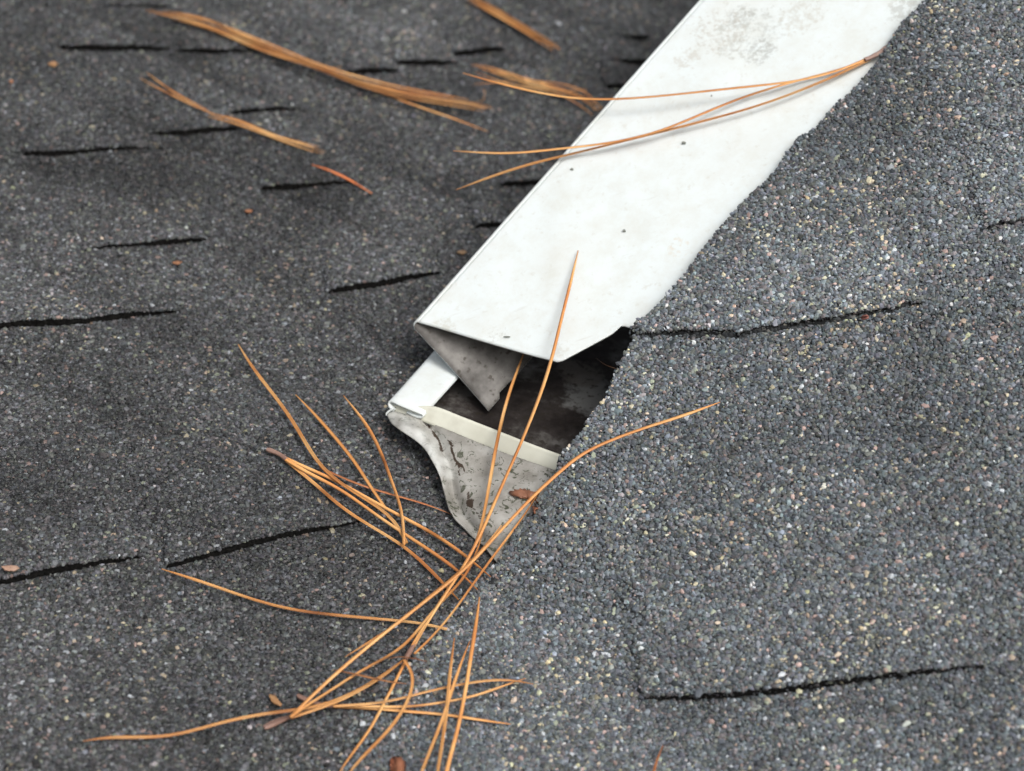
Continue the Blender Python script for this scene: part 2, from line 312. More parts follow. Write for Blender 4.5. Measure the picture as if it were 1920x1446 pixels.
def granules(u, v, h, rad, col, fine, nrm):
    n = len(u); T, Fc = (ICO, ICF) if fine else (OCT, OCF); m = len(T)
    L = T[None] * (1 + rng.uniform(-.28, .22, (n, m, 1))) * np.stack([rng.uniform(.85, 1.45, n), rng.uniform(.65, 1.05, n), rng.uniform(.45, .85, n)], 1)[:, None]
    # lie mostly flat: random spin about the normal and a modest tilt
    R = rand_rot(n); a = rng.uniform(0, math.tau, n); ca, sa = np.cos(a), np.sin(a); Z = np.zeros(n); I = np.ones(n)
    S = np.stack([ca, -sa, Z, sa, ca, Z, Z, Z, I], 1).reshape(n, 3, 3); tilt = rng.normal(0, .50, (n, 2)); tx = np.clip(tilt, -1, 1)
    cx, sx = np.cos(tx[:, 0]), np.sin(tx[:, 0]); Tm = np.stack([I, Z, Z, Z, cx, -sx, Z, sx, cx], 1).reshape(n, 3, 3)
    L = np.einsum('nij,nkj->nki', Tm @ S, L) * rad[:, None, None]
    tn = np.cross(nrm, [0, 0, 1.0]); tn /= np.linalg.norm(tn); bt = np.cross(nrm, tn)
    L = L[..., :1] * tn + L[..., 1:2] * bt + L[..., 2:] * nrm
    V = (W3(u, v, h)[:, None] + L).reshape(-1, 3); Fa = (Fc[None] + (np.arange(n) * m)[:, None, None]).reshape(-1, 3)
    return (V, Fa, 2, np.repeat(col, m, 0), False)
def inpoly(x, y, poly):
    poly = np.asarray(poly, float); c = np.zeros(np.shape(x), bool); j = len(poly) - 1
    for i in range(len(poly)):
        xi, yi = poly[i]; xj, yj = poly[j]
        c ^= ((yi > y) != (yj > y)) & (x < (xj - xi) * (y - yi) / (yj - yi + 1e-12) + xi); j = i
    return c
def scatter(u0, u1, v0, v1, cell, keepf, H, tabs, nrm, warm, lum, r0, fine_depth):
    out = []
    for layer, (cs, rr, dz) in enumerate([(cell * .80, .74 * r0, -.00005), (cell, r0, .0001)]):
        nu_, nv_ = int((u1 - u0) / cs), int((v1 - v0) / cs)
        gu, gv = np.meshgrid(np.arange(nu_), np.arange(nv_)); gu = gu.ravel() + rng.uniform(0, 1, gu.size); gv = gv.ravel() + rng.uniform(0, 1, gv.size)
        u = u0 + gu * cs; v = v0 + gv * cs; k = keepf(u, v); u, v = u[k], v[k]
        h = H(u, v) + tab_h(u, v, tabs); x, y, z = project(W3(u, v, h))
        k = (x > -230) & (x < 2150) & (y > -170) & (y < 1640); u, v, h, z = u[k], v[k], h[k], z[k]
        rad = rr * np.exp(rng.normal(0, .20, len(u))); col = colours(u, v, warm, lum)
        near = z < fine_depth
        for fl, m in ((True, near), (False, ~near)):
            if m.sum(): out.append(granules(u[m], v[m], h[m] + dz + rad[m] * .10, rad[m] * (1 if fl else 1.15), col[m], fl, nrm))
    return out
def lip(u, v, h, nrm, r0, lum, every=1):
    n = len(u); rad = r0 * np.exp(rng.normal(0, .22, n)); return granules(u, v, h, rad, colours(u, v, .6, lum), True, nrm)

def corners(depthf, pts):
    q = np.array(pts, float); return uvh(P(q[:, 0], q[:, 1], depthf(q[:, 0], q[:, 1])))
CELL = .00104; R0 = .00068
# lower-left roof
uu = np.unique(np.concatenate([np.linspace(-3, -.3, 12), np.arange(-.3, .45, .006), np.linspace(.45, 3, 12)]))
def sheet(vlist, H, z=0): u, v = np.meshgrid(uu, vlist); return (W3(u.ravel(), v.ravel(), H(u.ravel(), v.ravel()) + z), grid_faces(len(vlist), len(uu)), 0)
vl1 = np.unique(np.concatenate([np.linspace(-2, -.25, 10), np.arange(-.25, VEND, .004), [VEND]])); vl1 = vl1[vl1 <= VEND]
vl2 = np.unique(np.concatenate([[VEND], np.arange(VEND + .004, .75, .008), np.linspace(.75, 3.5, 12)]))
Hcap = lambda u, v: np.where(hA(u, v) > .25, .25 + 0 * u, Hlow(u, v))
pcs = [sheet(vl1, Hcap, -.0005), sheet(vl2, Hlow, -.0004)]
for T in tabsB: pcs += tab_mesh(T, Hlow)
cu, cv, _ = corners(dB, [(-230, -170), (1500, -170), (2150, 1640), (-230, 1640), (-230, 723)])
rake_hide = [(760, 620), (1480, -200), (3000, -200), (3000, 3000), (2600, 1100), (905, 1075), (1100, 850), (1000, 820), (760, 775)]
bp = np.array([(905, 1080), (868, 1130), (822, 1185), (775, 1260), (715, 1350), (640, 1446), (520, 1600), (300, 1850)], float)
bu, bv, _ = uvh(P(bp[:, 0], bp[:, 1], dB(bp[:, 0], bp[:, 1]))); o_ = np.argsort(bv); bu, bv = bu[o_], bv[o_]
def UB(v): return np.interp(v, bv, bu)
def right_side(u, v):
    wd_ = .002 + .10 * np.clip((VEND - v), 0, .12); return u > UB(v) + rng.normal(0, 1, len(u)) * wd_
side_cache = {}
def keepB(u, v):
    x, y, z = project(W3(u, v, Hlow(u, v))); hid = inpoly(x, y, [(950, 620), (1660, -200), (3000, -200), (3000, 3000), (1700, 1100), (1000, 1050), (1150, 850), (1000, 760)])
    return ~((v > VEND) & hid) & (v < 1.1)
# below the rake's end both roofs share one granule field, split into painted shaded and lit tones
def keepBlow(u, v): return keepB(u, v) & ~((v < VEND) & right_side(u, v))
g1 = scatter(cu.min(), cu.max(), cv.min(), cv.max(), CELL, keepBlow, Hlow, tabsB, N_, .55, .68, R0 * 1.06, .9)  # same shingles as the right slope; the low lum paints in shade
pcs += g1
for T in tabsB:
    k = rng.random(len(T['u'])) < .6; u, v, tt = T['u'][k], T['v'][k], T['t'][k]
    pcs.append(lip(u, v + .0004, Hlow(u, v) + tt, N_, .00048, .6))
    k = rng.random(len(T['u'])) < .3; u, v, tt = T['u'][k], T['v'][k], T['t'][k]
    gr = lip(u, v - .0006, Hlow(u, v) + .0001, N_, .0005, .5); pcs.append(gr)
roofB = build('roof_slope', pcs, [M_base, M_asph, M_gran])
tag(roofB, 'darker lower shingle roof slope on the left, strewn with orange pine needles', 'shingle roof')

# upper-right roof (its shingles run over the white trim)
VT = 1.6
vv = np.unique(np.concatenate([np.arange(VEND, .42, .0008), np.linspace(.42, VT, 30)]))
s = np.concatenate([[0, .0015, .003], np.arange(.005, .33, .003), np.arange(.33, .45, .01), np.linspace(.46, 2.5, 12)])
def EUx(v): return np.where(v <= ed[-1, 1], EU(v), ed[-1, 0] + (v - ed[-1, 1]) * (ed[-1, 0] - ed[-40, 0]) / (ed[-1, 1] - ed[-40, 1]))
ue = EUx(vv); SU = ue[:, None] + s[None]; SV = np.broadcast_to(vv[:, None], SU.shape)
pcs = [(W3(SU.ravel(), SV.ravel(), Hup(SU.ravel(), SV.ravel()) + tab_h(SU.ravel(), SV.ravel(), tabsA) - .0005), grid_faces(len(vv), len(s)), 0)]
vb = np.arange(-.5, VEND + .0001, .004); vb[-1] = VEND; ub = UB(vb) + .004; s2 = np.concatenate([np.arange(0, .6, .006), np.linspace(.62, 2, 6)]); S2 = ub[:, None] + s2[None]; V2_ = np.broadcast_to(vb[:, None], S2.shape)
pcs.append((W3(S2.ravel(), V2_.ravel(), Hup(S2.ravel(), V2_.ravel()) - .0003), grid_faces(len(vb), len(s2)), 0))
# cut edge of the shingles and their underside
prof = [(0, -.0004), (-.0001, -.0012), (.0002, -.0030), (.0010, -.0042), (.012, -.0046), (.03, -.0046)]
he = Hup(ue, vv) + tab_h(ue, vv, tabsA); fade = sstep((vv - VEND) / .02)
rows = np.vstack([W3(ue + a, vv, he + bb * fade - (.0014 if a > .0001 else .0004)) for a, bb in prof]); pcs.append((rows, grid_faces(len(prof), len(vv)), 1))
for T in tabsA:
    pcs += tab_mesh(T, Hup, True)
cu, cv, _ = corners(dA, [(1735, -170), (2150, -170), (2150, 1640), (-230, 1640), (900, 1080), (1200, 1640)])
def keepA(u, v):
    return np.where(v >= VEND, u > EUx(v) - .0001, right_side(u, v))
pcs += scatter(cu.min() - .22, cu.max() + .02, -.45, cv.max() + .02, CELL, keepA, Hup, tabsA, NA, 1.25, 1.30, R0 * 1.12, 2)  # high lum paints in the stronger light on this slope
for T in tabsA:
    k = rng.random(len(T['u'])) < .8; u, v, tt = T['u'][k], T['v'][k], T['t'][k]
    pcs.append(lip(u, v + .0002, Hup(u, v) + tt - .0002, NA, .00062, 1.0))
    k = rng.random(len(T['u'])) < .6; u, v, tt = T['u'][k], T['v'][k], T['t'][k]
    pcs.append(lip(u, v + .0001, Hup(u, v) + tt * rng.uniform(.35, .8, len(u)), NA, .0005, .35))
for q in range(3):
    ve = vv[(vv < ed[-1, 1])]; ve = ve + rng.uniform(-.0004, .0004, len(ve)); k = rng.random(len(ve)) < .75 * sstep((ve - VEND) / .02); ve = ve[k]; uE = EUx(ve)
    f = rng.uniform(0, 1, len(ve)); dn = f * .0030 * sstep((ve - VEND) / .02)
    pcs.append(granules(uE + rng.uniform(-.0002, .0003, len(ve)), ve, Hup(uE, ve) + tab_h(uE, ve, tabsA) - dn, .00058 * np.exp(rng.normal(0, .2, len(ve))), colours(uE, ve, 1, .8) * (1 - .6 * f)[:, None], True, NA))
roofA = build('roof_slope', pcs, [M_base, M_asph, M_gran])
tag(roofA, 'paler upper shingle roof slope on the right, its raked edge lapping the white trim', 'shingle roof')
# timber wall closing the space under the upper slope
vw = np.arange(VEND + .004, VT, .01); uw = EUx(vw) + .020
h1 = Hup(uw, vw) - .0045
pc = [(np.vstack([W3(uw, vw, h1 * 0 - .001), W3(uw, vw, h1)]), grid_faces(2, len(vw)), 0), (np.vstack([W3(uw + .019, vw, h1 * 0 - .001), W3(uw + .019, vw, h1)]), grid_faces(2, len(vw)), 0)]
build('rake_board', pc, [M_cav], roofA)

# ------------------------------------------------------------------ upper white trim
def sheet_px(poly, df, thick, m, n_sub=0):
    q = np.array(poly, float); p = P(q[:, 0], q[:, 1], df(q[:, 0], q[:, 1])); return p
def slab(p, nrm, th, mi=0):
    n = len(p); a = np.asarray(p); b_ = a - nrm * th; V = np.vstack([a, b_]); Fs = [tuple(range(n)), tuple(range(2 * n - 1, n - 1, -1))]
    Q = [(i, i + n, (i + 1) % n + n, (i + 1) % n) for i in range(n)]
    return [(V, np.array([Fs[0]]), mi), (V, np.array([Fs[1]]), mi), (V, np.array(Q), mi)]
trim = empty('metal_trim', tuple(P(775, 605, .797)), 'long white metal trim running up the roof edge with its open folded lower end', 'metal trim')
TH = .0007
face_px = [(784, 604), (830, 617), (900, 638), (982, 662), (1010, 669), (1036, 676), (1044, 678), (1052, 677), (1090, 657), (1120, 641), (1142, 630), (1152, 620), (1161, 611), (1172, 612), (1183, 615),
           (1230, 620), (1290, 560), (1500, 325), (1790, 0), (2350, -640), (1867, -640), (1310, -7)]
fp = P(np.array(face_px)[:, 0], np.array(face_px)[:, 1], dW(np.array(face_px)[:, 0], np.array(face_px)[:, 1]))
# the face is a gently dented grid between the left fold and the shingles
def lerp(a, b, t): return a + (b - a) * t
endl_ = resample([(784, 604), (830, 617), (900, 638), (982, 662), (1036, 676), (1046, 678), (1054, 676), (1090, 657), (1140, 630), (1153, 621), (1165, 611), (1176, 613), (1188, 616), (1240, 630)], 5)
rake_dir = np.array([535., -605.]) / 605.
cr_ = endl_[:, 0] - 775 - (604 - endl_[:, 1]) * .884; kp = [0]
for i in range(1, len(cr_)):
    if cr_[i] > cr_[kp[-1]] + .4: kp.append(i)
endl = endl_[kp]
ts = np.concatenate([np.arange(0, 30, 4), np.arange(30, 640, 10), np.arange(640, 1500, 60)])
wd = np.array([uvh(P(x, y, .8))[0] for x, y in endl])
GX = np.array([[x + rake_dir[0] * tt * 1.0 - (y - 604) * rake_dir[0] * (tt / 600 if tt < 600 else 1) * -1 * 0 for (x, y) in endl] for tt in ts])
GY = np.array([[y - tt for (x, y) in endl] for tt in ts])
crs = GX - 775 - (604 - GY) * .884; dd = dW(GX, GY) + (.0003 * noise2(GX / 1000, GY / 1000, .3, 5) + .0001 * noise2(GX / 1000, GY / 1000, .1, 6)) * np.clip(crs / 60, 0, 1) * np.clip((330 - crs) / 60, 0, 1)
pts = P(GX.ravel(), GY.ravel(), dd.ravel()); nr, nc = GX.shape
gf = grid_faces(nr, nc)
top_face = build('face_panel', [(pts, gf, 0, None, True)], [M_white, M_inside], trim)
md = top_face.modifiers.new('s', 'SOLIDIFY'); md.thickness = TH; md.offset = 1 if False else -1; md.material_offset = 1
for k_, (x_, y_, w_, h_) in enumerate([(1282, 267, 8, 4), (1170, 432, 6, 4), (1072, 317, 7, 4), (1334, 179, 2.5, 3), (950, 631, 13, 1.5)]):
    aa_ = np.linspace(0, math.tau, 9)[:-1]; px_ = x_ + .5 * w_ * np.cos(aa_) * (1 + .25 * np.sin(aa_ * 3)); py_ = y_ + .5 * h_ * np.sin(aa_); pp_ = P(px_, py_, dW(px_, py_) - .0007)
    build('dirt_fleck', slab(pp_, NW, .0005), [M_fleck], trim)
# return flap folded back under the face
tip = P(916, 771, .791); fold0 = P(784, 604, float(dW(784, 604)))
fdir = P(784 + 535, 604 - 605, float(dW(1319, -1))) - fold0; fl = np.linalg.norm(fdir); fdir /= fl
flap_v = tip - fold0; flap_v -= 0 * fdir
wdir = P(1040, 676, float(dW(1040, 676))) - fold0; wdir /= np.linalg.norm(wdir)
fv = np.linalg.norm(flap_v); fd = flap_v / fv
# rounded fold: arc from wdir side to flap side
def fold_ring(base, r=.0016):
    out_dir = -(wdir + fd); out_dir -= fdir * (out_dir @ fdir); out_dir /= np.linalg.norm(out_dir)
    ctr = base + (wdir + fd) / np.linalg.norm(wdir + fd) * r * .4
    return ctr, out_dir
ring = []
mid = -(wdir + fd) / np.linalg.norm(wdir + fd)
side = fd - wdir; side /= np.linalg.norm(side); r_ = .0016; n1_ = fd - wdir * (fd @ wdir); n1_ /= np.linalg.norm(n1_); th_ = math.acos(fd @ wdir)
for ph_ in np.linspace(0, math.pi - th_, 9): ring.append(fold0 + n1_ * r_ * (1 - math.cos(ph_)) - wdir * r_ * math.sin(ph_))
fl_pts = [ring]
end_off = [(t_, 0) for t_ in np.linspace(.04, 1, 24)]
path = ring + [ring[-1] + (tip - ring[-1]) * t_ for t_, _ in end_off]
path = np.array(path); Lr = np.concatenate([[0, .002, .004, .0062, .0075, .009, .012, .016], np.arange(.02, .26, .006), [.3, .4]])
# the far corner of the flap is cut back in a small notch
def cutback(sv): return np.interp(sv, [0, .8, .86, .875, .9, .97, 1], [0, 0, 0, 0, 0, 0, 0])
svv = np.concatenate([np.zeros(9), np.linspace(.04, 1, 24)])
rowsF = []
for L in Lr:
    cut = np.interp(L, [0, .0062, .0075, .012, .016, .05], [0, 0, .035, .03, .02, .02]); a0 = ring[-1]
    pr = path.copy(); pr[9:] = a0 + (path[9:] - a0) * (1 - cut) + fdir * 0; bow = np.sin(np.clip(svv, 0, 1) * math.pi)[:, None] * .0012
    rowsF.append(pr + fdir * L - side * bow * 0 - mid * bow)
rowsF = np.vstack(rowsF)
xx, yy, zz = project(rowsF)
gF = grid_faces(len(Lr), len(path))
# drop the faces beyond the torn inner edge
inner = [(916, 771), (944, 735), (940, 722), (947, 708), (967, 685), (990, 650), (1040, 600), (1800, -260), (2600, -200), (2600, 1500), (916, 1500)]
cen = rowsF[gF].mean(1); cx_, cy_, _ = project(cen)
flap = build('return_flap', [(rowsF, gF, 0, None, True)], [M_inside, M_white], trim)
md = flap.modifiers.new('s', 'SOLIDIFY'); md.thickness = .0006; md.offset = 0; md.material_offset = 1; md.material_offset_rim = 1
flap['label'] = 'grey weathered return flap folded under the white face'
# ------------------------------------------------------------------ lower trim piece
low = empty('metal_trim', tuple(P(932, 1054, .738)), 'short crumpled grey metal trim piece with a yellowed top strip below the open end', 'metal trim')
def dH(x, y): return dB(x, y) - .019
# hem: folded band running up under the upper trim
e = np.array([80., -89.]); hp = []
prof_px = [(762, 774), (772, 779), (782, 783), (789, 784), (793, 781), (791, 777), (784, 775), (765, 767), (748, 760), (738, 755), (733, 753), (730, 754), (728, 758), (729, 763), (733, 768), (738, 771)]
prof_dd = [.0030, .0030, .0026, .0018, .0006, -.0002, -.0004, -.0006, -.0006, -.0004, 0, .0008, .0020, .0032, .0042, .0046]
Ls = np.linspace(0, 3.6, 30)
for L in Ls:
    for (x, y), d_ in zip(prof_px, prof_dd):
        X_, Y_ = x + e[0] * L, y + e[1] * L; k = float(dH(X_, Y_)) + d_ + (.0005 * math.sin(L * 3 + x * .05)); hp.append(P(X_, Y_, k))
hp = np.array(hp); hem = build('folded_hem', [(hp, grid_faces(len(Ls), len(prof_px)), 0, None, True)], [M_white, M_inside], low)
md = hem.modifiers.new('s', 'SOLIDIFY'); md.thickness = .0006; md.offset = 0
hem['label'] = 'white folded hem band'
# yellowed top strip
top_e = resample([(737, 760), (775, 763), (814, 762), (870, 783), (934, 808), (1000, 834), (1060, 856), (1120, 880)], 8)
bot_e = resample([(738, 770), (775, 784), (800, 793), (870, 823), (934, 849), (1000, 872), (1045, 887), (1110, 912)], 8)
m = 60; ti = np.linspace(0, 1, m)
def samp(q, t): i = np.linspace(0, 1, len(q)); return np.stack([np.interp(t, i, q[:, 0]), np.interp(t, i, q[:, 1])], 1)
a = samp(top_e, ti); b2 = samp(bot_e, ti)
def dS(x, y, lo=0): return np.interp(x, [720, 800, 1060, 1120], [.7830, .7785, .7655, .7625]) - .000012 * (y - 770)
R_ = []
for f in (0, .15, .5, .85, 1.0):
    q = a + (b2 - a) * f; R_.append(P(q[:, 0], q[:, 1], dS(q[:, 0], q[:, 1])))
strip = build('top_strip', [(np.vstack(R_), grid_faces(5, m), 0, None, True)], [M_cream], low)
md = strip.modifiers.new('s', 'SOLIDIFY'); md.thickness = .0009; md.offset = 0
strip['label'] = 'cream yellowed flat strip along the top'
# small wire-like loop where the hem opens
lp = [(736, 768), (729, 772), (724, 777), (727, 781), (734, 779), (740, 773)]
# crumpled end face
left_px = resample([(726, 778), (733, 793), (752, 808), (776, 824), (795, 840), (808, 860), (823, 890), (832, 920), (840, 950), (852, 972), (866, 986), (889, 1009), (906, 1024), (924, 1046), (940, 1066)], 6)
right_px = resample([(1070, 886), (1062, 900), (1050, 920), (1035, 950), (1020, 980), (1005, 1010), (990, 1040), (985, 1070)], 6)
nr, nc = 110, 70; t1 = np.linspace(0, 1, nr); Lp = samp(left_px, t1); Rp = samp(right_px, t1); sc = np.linspace(0, 1, nc) ** 1.15
GX = Lp[:, :1] + (Rp[:, :1] - Lp[:, :1]) * sc; GY = Lp[:, 1:] + (Rp[:, 1:] - Lp[:, 1:]) * sc
t2 = t1[:, None]; tb = samp(resample([(726, 778), (737, 772), (775, 782), (800, 790), (870, 820), (934, 846), (1000, 869), (1045, 884), (1070, 892)], 6), sc)
bb = samp(np.array([(936, 1060), (985, 1070)]), sc); Rp = samp(resample([(1070, 892), (1062, 910), (1050, 930), (1035, 955), (1020, 980), (1005, 1010), (990, 1040), (985, 1070)], 6), t1)
def coons(i):
    return ((1 - t2) * tb[None, :, i] + t2 * bb[None, :, i] + (1 - sc) * Lp[:, i:i + 1] + sc * Rp[:, i:i + 1]
            - ((1 - t2) * (1 - sc) * tb[0, i] + (1 - t2) * sc * tb[-1, i] + t2 * (1 - sc) * bb[0, i] + t2 * sc * bb[-1, i]))
GX, GY = coons(0), coons(1)
GD = dB(GX, GY) - (.0115 + .0055 * sc) * (1 - t2) ** .7 - .0022
def seg_dist(x, y, pl):
    d = np.full(x.shape, 1e9)
    for (x0, y0), (x1, y1) in zip(pl[:-1], pl[1:]):
        tt = np.clip(((x - x0) * (x1 - x0) + (y - y0) * (y1 - y0)) / ((x1 - x0) ** 2 + (y1 - y0) ** 2), 0, 1); d = np.minimum(d, np.hypot(x - x0 - tt * (x1 - x0), y - y0 - tt * (y1 - y0)))
    return d
crease = [(800, 800), (818, 822), (828, 850), (842, 885), (850, 930), (868, 970), (900, 1010)]
ridge = [(742, 792), (780, 812), (806, 838), (822, 868), (830, 892)]
dc = seg_dist(GX, GY, crease); dg = seg_dist(GX, GY, ridge)
edge_t = np.clip((GX - Lp[:, :1]) / 14, 0, 1)
GD = GD + .0040 * np.exp(-(dc / 13) ** 2) - .0038 * np.exp(-(dg / 20) ** 2) * sstep(t1[:, None] / .1) + .0012 * (1 - edge_t) ** 2 * (1 - t1[:, None]) + .0006 * noise2(GX / 1000, GY / 1000, .09, 12) * edge_t
def dd_(pl, w_, a_): return a_ * np.exp(-(seg_dist(GX, GY, pl) / w_) ** 2)
dirt = np.clip(dd_([(812, 812), (824, 828), (828, 846)], 3, 1.2) + dd_([(846, 828), (848, 846), (853, 862), (860, 876), (862, 892)], 3, 1.5) + dd_([(853, 838), (856, 828)], 2.5, 1.2) + dd_([(858, 868), (868, 876), (872, 886)], 3, 1.3)
               + dd_([(842, 832), (840, 826)], 2.5, 1.1) + dd_([(860, 876), (870, 870)], 2.5, 1.1) + dd_([(878, 925), (880, 945), (890, 958), (902, 970)], 6, 1.15) + dd_([(880, 945), (888, 940)], 5, 1.0) + dd_([(915, 1005), (925, 1010)], 4, .9)
               + dd_([(800, 800), (830, 850), (845, 900), (866, 960)], 11, .62) + dd_([(790, 796), (830, 806)], 7, .6), 0, 1.4)
light = np.clip(1.1 * np.exp(-(dg / 23) ** 2) * (.55 + .45 * noise2(GX / 1000, GY / 1000, .03, 77)), 0, .8)  # lit ridge painted paler into the face colour
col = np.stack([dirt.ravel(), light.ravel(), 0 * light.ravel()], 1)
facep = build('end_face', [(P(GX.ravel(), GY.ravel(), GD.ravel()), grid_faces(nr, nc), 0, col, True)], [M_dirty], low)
md = facep.modifiers.new('s', 'SOLIDIFY'); md.thickness = .0006; md.offset = 0
facep['label'] = 'dented grey end face speckled with dirt'
# floor of the open channel and its outer side wall
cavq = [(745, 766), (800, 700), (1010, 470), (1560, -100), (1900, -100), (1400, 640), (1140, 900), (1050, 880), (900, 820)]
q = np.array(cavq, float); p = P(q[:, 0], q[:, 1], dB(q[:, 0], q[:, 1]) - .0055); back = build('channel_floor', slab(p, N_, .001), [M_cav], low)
w0 = np.array([(735 + e[0] * L + 6, 760 + e[1] * L + 4) for L in np.linspace(0, 9, 20)])
tp = P(w0[:, 0], w0[:, 1], dH(w0[:, 0], w0[:, 1]) + .003); uu_, vv_, hh_ = uvh(tp); bt = W3(uu_ + .004, vv_, hh_ * 0 + .0005)
side_w = build('outer_wall', [(np.vstack([tp, bt]), grid_faces(2, len(tp)), 0)], [M_inside], low)

# ------------------------------------------------------------------ pine needles
polyA = [tuple(p) for p in edge_px] + [(905, 1080), (960, 1160), (1100, 1300), (1250, 1500), (1500, 1800), (3000, 1800), (3000, -400)]
polyW = [(775, 605), (982, 662), (1045, 678), (1161, 611), (1185, 614), (1300, 560), (1790, 0), (1310, 0)]
polyS = [(738, 761), (814, 761), (1052, 853), (1034, 885), (934, 849), (789, 789)]
polyF = [(735, 790), (789, 789), (1034, 885), (985, 975), (932, 1054), (889, 1009), (840, 950), (808, 860), (776, 825)]
polyH = [(730, 753), (810, 664), (851, 707), (789, 781)]
def support(x, y):
    x = np.asarray(x, float); y = np.asarray(y, float); d = dB(x, y)
    u, v, _ = uvh(P(x, y, d))
    # fillet between the two slopes
    h = np.where(v < VEND, Hlow(u, v), 0) + tab_h(u, v, tabsB); d = d - h / .60
    a = inpoly(x, y, polyA); ua, va, _ = uvh(P(x, y, dA(x, y))); d = np.where(a, np.minimum(dA(x, y) - tab_h(ua, va, tabsA) / .9, d), d)
    d = np.where(inpoly(x, y, polyW), dW(x, y), d); d = np.where(inpoly(x, y, polyH), dH(x, y), d)
    d = np.where(inpoly(x, y, polyS), dS(x, y), d)
    fd_ = np.interp(y, [790, 850, 950, 1054], [.783, .765, .753, .737]); d = np.where(inpoly(x, y, polyF), np.minimum(fd_, d) - .002, d)
    return d
def hull(s, r):
    st = []
    for i in range(len(s)):
        while len(st) > 1 and (r[st[-1]] - r[st[-2]]) * (s[i] - s[st[-1]]) <= (r[i] - r[st[-1]]) * (s[st[-1]] - s[st[-2]]): st.pop()
        st.append(i)
    return np.interp(s, s[st], r[st])
def centre(px, lift, over=None, tipd=None):
    q = resample(px, 5); x, y = q[:, 0], q[:, 1]
    if len(q) > 30:
        for _ in range(3):
            for a_ in (x, y): b_ = a_.copy(); m_ = 5; pw = np.concatenate([2 * b_[0] - b_[m_:0:-1], b_, 2 * b_[-1] - b_[-2:-m_ - 2:-1]]); a_[:] = np.convolve(pw, np.ones(2 * m_ + 1) / (2 * m_ + 1), 'valid')
    s_ = np.concatenate([[0], np.cumsum(np.hypot(np.diff(x), np.diff(y)))])
    if over == 'W': d = dW(x, y) - .0010
    else:
        d = support(x, y)
        if over == 'cav': d = np.where(inpoly(x, y, polyW) & (y < 700), .800, d)
    base = 1 / dB(x, y); d = d - lift / .62 if over != 'W' else d - lift
    r = 1 / d - base; r = hull(s_, r)
    k = np.ones(9) / 9; rp = np.pad(r, 4, mode='edge'); r2 = np.maximum(np.convolve(rp, k, 'valid'), r - .002)
    d = 1 / (base + r2); return P(x, y, d), s_
def tube(c, rad, flat=1.0, tint=1.0, k=7, tones=None):
    n = len(c); T = np.gradient(c, axis=0); T /= np.linalg.norm(T, axis=1)[:, None] + 1e-12
    nb = NA * .5 + N_ * .5; s1 = np.cross(T, nb); s1 /= np.linalg.norm(s1, axis=1)[:, None]; s2 = np.cross(s1, T)
    V = []; tw = rng.uniform(0, 6) + np.linspace(0, rng.uniform(-2, 2), n)
    for a in np.arange(k) / k * math.tau:
        aa = a
        gro = 1 - .22 * (abs(math.cos(a * 1)) < .25)    # slight groove along the flat side
        ca, sa = math.cos(aa), math.sin(aa)
        V.append(c + s1 * (ca * rad * gro)[:, None] + s2 * (sa * rad * flat * gro * (1 + .15 * np.sin(tw)))[:, None])
    V = np.stack(V, 1).reshape(-1, 3); i = np.arange(n - 1)[:, None] * k; j = np.arange(k)[None]; j2 = (j + 1) % k
    Fq = np.stack([i + j, i + j2, i + k + j2, i + k + j], -1).reshape(-1, 4)
    cap = np.array([[0, *range(k - 1, 0, -1)], [(n - 1) * k + q_ for q_ in range(k)]])
    tone = np.ones(n) if tones is None else tones; col = np.repeat(np.stack([tone, tone ** 1.25, tone ** 1.5], 1), k, 0) * np.array(tint)
    kt = np.array([1.2, .98, .6, 1.12, 1.0, .55, .92, .9])[:k]; kt = np.roll(kt, int(rng.integers(0, k))); col = np.clip(col * np.tile(kt, n)[:, None], 0, 1.5)
    return [(V, Fq, 0, col, True), (V, cap, 0, col, False)]
def needle(px, w=8.0, lift=.0016, over=None, tint=(1, 1, 1), tip=(True, False), seed=0):
    c, s_ = centre(px, lift, over); L = s_[-1]; z = project(c)[2]; rad = w * .42 * z / F
    f = s_ / L; t0 = np.clip(f * L / 70, .12, 1) if tip[0] else 1; t1_ = np.clip((1 - f) * L / 70, .12, 1) if tip[1] else 1
    rad = rad * np.sqrt(t0 * t1_) * (1 + .06 * np.sin(s_ / 47 + seed)); r = np.random.default_rng(seed + 500)
    tone = 1 + .12 * np.sin(s_ / r.uniform(60, 160) + r.uniform(0, 6)); tone = tone - .45 * np.exp(-((f - r.uniform(.2, .8)) / .05) ** 2) * (r.random() < .5)
    if tip[0]: tone = tone * (1 - .35 * np.exp(-s_ / 18))
    return tube(c, rad, .5, tint, tones=np.clip(tone, .3, 1.3))
def sheath(px, w=13, lift=.002, over=None):
    c, s_ = centre(px, lift, over); f = s_ / s_[-1]; rad = w * .5 * project(c)[2] / F * (1 - .35 * f) * (1 + .12 * np.sin(s_ * .9)); rad[0] *= .6
    return tube(c, rad, .85, (.95, .9, .95), k=8)
def fascicle(name, label, needles, sh=None, group='pine needles scattered on the roof', cat='pine needle', over=None):
    pts = needles[0][0]; e0 = P(float(pts[-1][0]), float(pts[-1][1]), float(support(np.array([pts[-1][0]]), np.array([pts[-1][1]]))[0]))
    if len(needles) == 1 and sh is None:
        px, kw = needles[0]; kw.setdefault('over', over); o = build(name, needle(px, **kw), [M_needle]); tag(o, label, cat, group); return o
    root = empty(name, tuple(e0), label, cat, group)
    for i, (px, kw) in enumerate(needles):
        kw.setdefault('over', over); kw.setdefault('seed', i + len(label)); build('needle', needle(px, **kw), [M_needle], root)
    if sh: build('sheath', sheath(*sh), [M_twig], root)
    return root
G2 = 'pine needles scattered on the roof'
